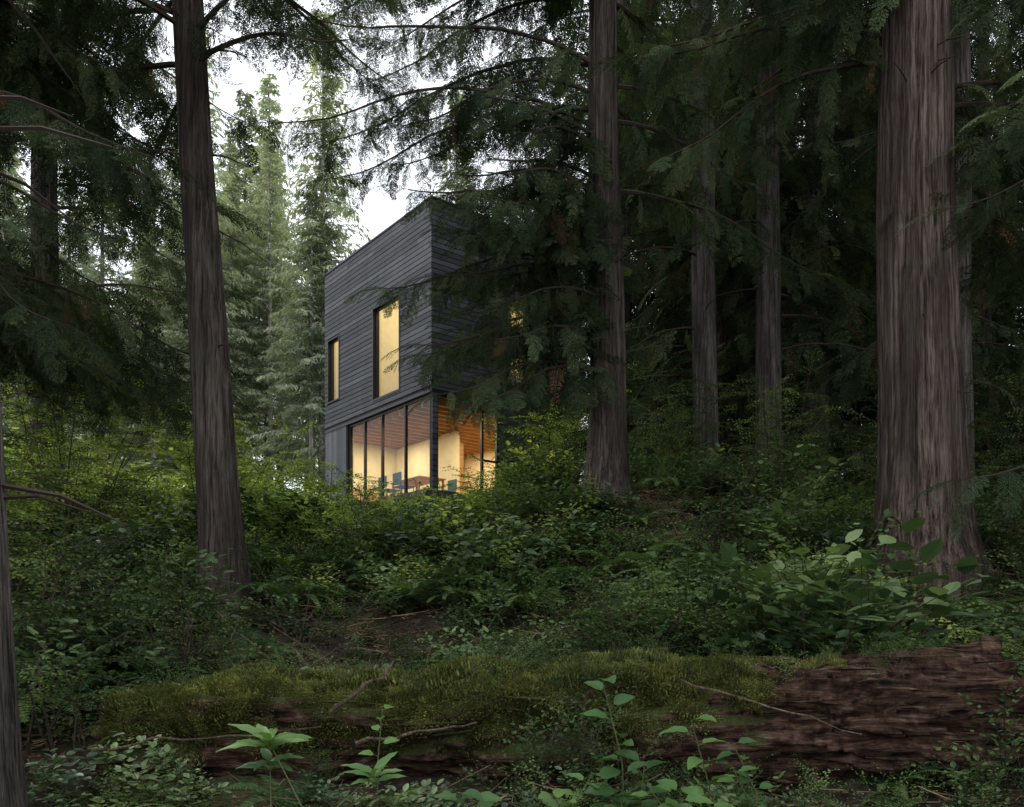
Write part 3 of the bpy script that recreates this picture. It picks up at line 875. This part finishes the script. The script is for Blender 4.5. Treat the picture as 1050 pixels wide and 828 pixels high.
# ------------------------------------------------------------------ HOUSE
HA, HB = 5.97, 5.0
house = mk_empty('modern_house', (-2.026, 21, 0), math.atan2(.622, .783))
FACES = {'A': ((0,HA),(0,-1),(-1,0),HA), 'B': ((0,0),(1,0),(0,-1),HB), 'C': ((HB,0),(0,1),(1,0),HA), 'D': ((HB,HA),(-1,0),(0,1),HB)}
def obox(V, F, face, s0, s1, z0, z1, d0, d1):
    o, d, n, L = FACES[face]
    xs = [o[0]+d[0]*s+n[0]*q for s in (s0,s1) for q in (d0,d1)]
    ys = [o[1]+d[1]*s+n[1]*q for s in (s0,s1) for q in (d0,d1)]
    box(V, F, min(xs), max(xs), min(ys), max(ys), z0, z1)

Z0, ZG, ZF, ZU, ZR = 4.3, 4.95, 7.47, 7.56, 12.36
OP = {'A': [(HA-4.55, HA-.08, ZG, ZF), (HA-2.96, HA-1.53, 7.86, 10.43), (HA-5.77, HA-5.05, 8.38, 10.27)],
      'B': [(.15, 2.15, ZG, ZF), (2.385, 3.1, 8.2, 10.33)], 'C': [], 'D': []}
def cells(ops, s0, s1, z0, z1):
    zs = sorted(set([z0, z1] + [z for o in ops for z in o[2:] if z0 < z < z1])); res = []
    for a, b in zip(zs, zs[1:]):
        mid = (a+b)/2; cur = s0
        for o in sorted([o for o in ops if o[2] < mid < o[3]]):
            if o[0] > cur: res.append((cur, o[0], a, b))
            cur = max(cur, o[1])
        if cur < s1: res.append((cur, s1, a, b))
    return res

def clad_mat(name, c0, c1, c2, rough=.7):
    m, nt, out = new_mat(name)
    geo = nt.nodes.new('ShaderNodeNewGeometry'); tc = nt.nodes.new('ShaderNodeTexCoord')
    v = mapping(nt, tc.outputs['Object'], (2.5, 2.5, 45)); n = nz(nt, v, 1, 6, .7)
    big = nz(nt, mapping(nt, tc.outputs['Object'], (2.2, 2.2, .5)), 1, 4)
    f = math_n(nt, 'ADD', math_n(nt, 'MULTIPLY', geo.outputs['Random Per Island'], .35), math_n(nt, 'MULTIPLY', n, .5))
    f = math_n(nt, 'ADD', f, math_n(nt, 'MULTIPLY', big, .35))
    c = ramp(nt, f, [(.32, c0), (.58, c1), (.85, c2)])
    principled(nt, out, c, rough, bump(nt, n, .5, .012), .3); return m
M_clad = clad_mat('charred_timber_cladding', (.03,.032,.036), (.058,.061,.069), (.11,.114,.125))
M_back = clad_mat('dark_backing', (.01,.01,.012), (.012,.012,.014), (.015,.015,.018))
M_low = clad_mat('grey_vertical_boards', (.06,.066,.074), (.10,.108,.118), (.16,.168,.18))
M_frame = clad_mat('black_window_frame', (.012,.012,.014), (.016,.016,.018), (.02,.02,.024), .4)
m, nt, out = new_mat('warm_plaster'); tc = nt.nodes.new('ShaderNodeTexCoord')
principled(nt, out, ramp(nt, nz(nt, tc.outputs['Object'], 3, 5), [(.3, (.64,.60,.44)), (.7, (.74,.70,.53))]), .8, spec=.2); M_plaster = m
m, nt, out = new_mat('fir_timber'); tc = nt.nodes.new('ShaderNodeTexCoord')
principled(nt, out, ramp(nt, nz(nt, mapping(nt, tc.outputs['Object'], (2,30,30)), 1, 6), [(.3, (.34,.18,.08)), (.7, (.55,.35,.18))]), .6, spec=.3); M_fir = m
m, nt, out = new_mat('concrete'); tc = nt.nodes.new('ShaderNodeTexCoord')
principled(nt, out, ramp(nt, nz(nt, tc.outputs['Object'], 6, 8), [(.3, (.05,.052,.055)), (.7, (.09,.092,.095))]), .85, spec=.2); M_conc = m
m, nt, out = new_mat('window_glass')
lw = nt.nodes.new('ShaderNodeLayerWeight'); lw.inputs[0].default_value = .5
fc_ = math_n(nt, 'ADD', math_n(nt, 'MULTIPLY', math_n(nt, 'POWER', lw.outputs['Facing'], 5.0), .5), .03)
tr = nt.nodes.new('ShaderNodeBsdfTransparent'); tr.inputs[0].default_value = (.93,.95,.94,1)
gl = nt.nodes.new('ShaderNodeBsdfGlossy'); gl.inputs['Roughness'].default_value = .02
mx = nt.nodes.new('ShaderNodeMixShader'); nt.links.new(fc_, mx.inputs[0]); nt.links.new(tr.outputs[0], mx.inputs[1]); nt.links.new(gl.outputs[0], mx.inputs[2])
nt.links.new(mx.outputs[0], out.inputs[0]); M_glass = m

V = []; F = []
for fc in 'ABCD':
    L = FACES[fc][3]
    for c in cells(OP[fc], .15, L+.02, Z0, ZR): obox(V, F, fc, *c, -.15, .02)
mk_obj('structural_walls', V, F, [M_back], house)
V = []; F = []
for fc in 'ABCD':
    L = FACES[fc][3]
    for c in cells(OP[fc], .17, L-.17, ZG, 11.9): obox(V, F, fc, *c, -.175, -.153)
mk_obj('interior_plaster', V, F, [M_plaster], house)
V = []; F = []; r = random.Random(3)
bh = .135
for fc in 'ABCD':
    L = FACES[fc][3]
    low = ZU if fc == 'A' else Z0
    z = ZR-bh
    while z > low-.001:
        mid = z+bh/2; cur = -.018
        segs = []
        for o in sorted([o for o in OP[fc] if o[2]-.02 < mid < o[3]+.02]):
            if o[0] > cur: segs.append((cur, o[0]))
            cur = max(cur, o[1])
        if cur < L: segs.append((cur, L+.045))
        for a, b in segs:
            cuts = [a]
            while b-cuts[-1] > 3.2: cuts.append(cuts[-1]+r.uniform(1.4, 3.0))
            cuts.append(b)
            for p, q in zip(cuts, cuts[1:]):
                if q-p > .04: obox(V, F, fc, p, q-.003, z+.010, z+bh-.010, .0201, .044+r.uniform(0,.006))
        z -= bh
mk_obj('horizontal_cladding', V, F, [M_clad], house)
V = []; F = []; s = 0
while s < HA-4.55-.06:
    obox(V, F, 'A', s, s+.095, Z0, ZF, .0202, .04); s += .105
mk_obj('vertical_cladding', V, F, [M_low], house)
V = []; F = []; GV = []; GF = []; TV = []; TF = []
def window(fc, s0, s1, z0, z1, mull=(), rails=(), w=.05):
    a, b = -.11, -.03
    obox(V, F, fc, s0, s0+w, z0, z1, a, b); obox(V, F, fc, s1-w, s1, z0, z1, a, b)
    obox(V, F, fc, s0+w, s1-w, z0, z0+w, a, b); obox(V, F, fc, s0+w, s1-w, z1-w, z1, a, b)
    for q in mull: obox(V, F, fc, q-w*.5, q+w*.5, z0+w, z1-w, a+.002, b-.002)
    for (p, q, z) in rails: obox(V, F, fc, p, q, z-.025, z+.025, a+.004, b-.004)
    o, d, n, L = FACES[fc]; k = len(GV); dd = -.072
    for (s, z) in ((s0+w*.5, z0+w*.5), (s1-w*.5, z0+w*.5), (s1-w*.5, z1-w*.5), (s0+w*.5, z1-w*.5)):
        GV.append((o[0]+d[0]*s+n[0]*dd, o[1]+d[1]*s+n[1]*dd, z))
    GF.append((k, k+1, k+2, k+3))
window('A', *OP['A'][0], mull=(HA-3.62, HA-2.62, HA-1.38), w=.06)
window('A', *OP['A'][1]); window('A', *OP['A'][2])
window('B', *OP['B'][0], mull=(1.62,), rails=((1.65, 2.09, 5.95),), w=.06)
window('B', *OP['B'][1])
for fc, o in (('A', OP['A'][1]), ('A', OP['A'][2]), ('B', OP['B'][1])):
    s0, s1, z0, z1 = o
    obox(TV, TF, fc, s0-.03, s0+.012, z0-.03, z1+.03, -.028, .062); obox(TV, TF, fc, s1-.012, s1+.03, z0-.03, z1+.03, -.028, .062)
    obox(TV, TF, fc, s0+.013, s1-.013, z0-.03, z0+.012, -.027, .061); obox(TV, TF, fc, s0+.013, s1-.013, z1-.012, z1+.03, -.027, .061)
obox(TV, TF, 'A', -.02, HA+.056, ZF+.004, ZU-.004, .0205, .056)
obox(TV, TF, 'B', -.018, 2.2, ZF+.004, ZU-.004, .0505, .058)
for fc in 'ABCD':
    L = FACES[fc][3]; obox(TV, TF, fc, -.019, L+.07, ZR+.002, ZR+.05, -.16, .07)
mk_obj('window_frames', V, F, [M_frame], house); mk_obj('glass', GV, GF, [M_glass], house)
mk_obj('trim_and_parapet_cap', TV, TF, [M_frame], house)
V = []; F = []
box(V, F, .16, HB-.16, .16, HA-.16, 12.0, 12.15)
mk_obj('roof', V, F, [M_conc], house)
V = []; F = []
box(V, F, -.55, 3.2, -.55, 3.4, 4.15, 4.9)
mk_obj('terrace_plinth', V, F, [M_conc], house)
V = []; F = []
box(V, F, .155, HB-.155, .155, HA-.155, 4.7, ZG-.002); box(V, F, .18, HB-.18, .18, HA-.18, 7.5, 7.7)
for k in range(15):
    y = .35+k*.38
    if y < HA-.25: box(V, F, .18, HB-.18, y, y+.06, 7.27, 7.498)
mk_obj('floors_and_joists', V, F, [M_fir], house)
V = []; F = []
box(V, F, .18, HB-.18, .18, HA-.18, 11.75, 11.85)
box(V, F, 2.35, 2.45, 2.3, HA-.2, ZG, 7.26)
box(V, F, 2.6, 2.7, .2, HA-.2, 7.71, 11.74)
box(V, F, .2, 2.59, 3.9, 4.0, 7.71, 11.74)
mk_obj('partitions_and_ceiling', V, F, [M_plaster], house)
V = []; F = []
box(V, F, 3.0, 4.8, 5.15, 5.75, ZG, 5.85); box(V, F, 3.0, 4.8, 5.4, 5.76, 6.35, 7.1); box(V, F, 2.46, 2.8, 2.6, 4.6, ZG, 7.0)
box(V, F, .5, 2.0, 5.4, 5.75, ZG, 5.7)
mk_obj('kitchen_cabinets', V, F, [M_fir], house)

def lamp(x, y, z, w, size=.28):
    l = bpy.data.lights.new('downlight', 'AREA'); l.shape = 'DISK'; l.size = size; l.energy = w; l.color = (1, .79, .46)
    o = bpy.data.objects.new('downlight', l); o.location = (x, y, z); link(o, house)
for x, y in ((1.2,1.6),(1.2,4.4),(3.6,1.4),(3.6,4.2)): lamp(x, y, 7.24, 58, .35)
lamp(1.3, 2.2, 11.7, 78, .5); lamp(1.3, 5.0, 11.7, 56, .5); lamp(3.6, 1.6, 11.7, 76, .5)

def hl(x, y): return (-2.026+.783*x-.622*y, 21+.622*x+.783*y)
m, nt, out = new_mat('teal_fabric'); principled(nt, out, (.07,.13,.14), .8, spec=.2); M_teal = m
def furn(name, x, y, boxes, mat, rz=0):
    V = []; F = []
    for b in boxes: box(V, F, *b)
    X, Y = hl(x, y)
    o = mk_obj(name, V, F, [mat], None, loc=(X, Y, ZG)); o.rotation_euler = (0, 0, math.atan2(.622, .783)+rz)
    bv = o.modifiers.new('bevel', 'BEVEL'); bv.width = .012
furn('dining_table', 1.2, 2.6, [(-.45,.45,-.8,.8,.71,.75)] + [(sx*.4-.03, sx*.4+.03, sy*.7-.03, sy*.7+.03, 0, .708) for sx in (-1,1) for sy in (-1,1)], M_fir)
for x, y, rz in ((.5,2.2,0),(.5,3.0,0),(1.9,2.2,math.pi)):
    furn('dining_chair', x, y, [(-.2,.22,-.22,.22,.42,.47),(-.24,-.2,-.22,.22,.5,.82)] + [(sx*.19-.015+.01, sx*.19+.015+.01, sy*.19-.015, sy*.19+.015, 0, .419) for sx in (-1,1) for sy in (-1,1)] + [(-.235,-.205,sy*.19-.012,sy*.19+.012,.0,.5) for sy in (-1,1)], M_teal, rz)

# ------------------------------------------------------------------ world, sun, camera
w = bpy.data.worlds.new('World'); SC.world = w; w.use_nodes = True
nt = w.node_tree; nt.nodes.clear()
out = nt.nodes.new('ShaderNodeOutputWorld')
sky = nt.nodes.new('ShaderNodeTexSky'); sky.sky_type = 'NISHITA'; sky.sun_disc = False
EL, AZ = math.radians(50), math.radians(-60)
sky.sun_elevation = EL; sky.sun_rotation = AZ
b1 = nt.nodes.new('ShaderNodeBackground'); b1.inputs[1].default_value = .15; nt.links.new(sky.outputs[0], b1.inputs[0])
b2 = nt.nodes.new('ShaderNodeBackground'); b2.inputs[1].default_value = 2.05
tc = nt.nodes.new('ShaderNodeTexCoord')
cl = ramp(nt, nz(nt, tc.outputs['Generated'], 2.5, 3), [(.3, (.83,.88,.95)), (.7, (.95,.98,1.0))])
nt.links.new(cl, b2.inputs[0])
mx = nt.nodes.new('ShaderNodeMixShader'); mx.inputs[0].default_value = .85
nt.links.new(b1.outputs[0], mx.inputs[1]); nt.links.new(b2.outputs[0], mx.inputs[2]); nt.links.new(mx.outputs[0], out.inputs[0])

sl = bpy.data.lights.new('sun', 'SUN'); sl.energy = 1.5; sl.angle = math.radians(15); sl.color = (1, .96, .9)
so = bpy.data.objects.new('sun', sl); link(so)
sd = Vector((math.sin(AZ)*math.cos(EL), math.cos(AZ)*math.cos(EL), math.sin(EL)))
so.rotation_euler = sd.to_track_quat('Z', 'Y').to_euler()

cd = bpy.data.cameras.new('camera'); co = bpy.data.objects.new('camera', cd); link(co)
co.location = (0, 0, 1.6); co.rotation_euler = (math.radians(90), 0, 0)
cd.sensor_width = 36; cd.lens = 29.14; cd.shift_y = .215; cd.clip_end = 2000; cd.clip_start = .05
SC.camera = co
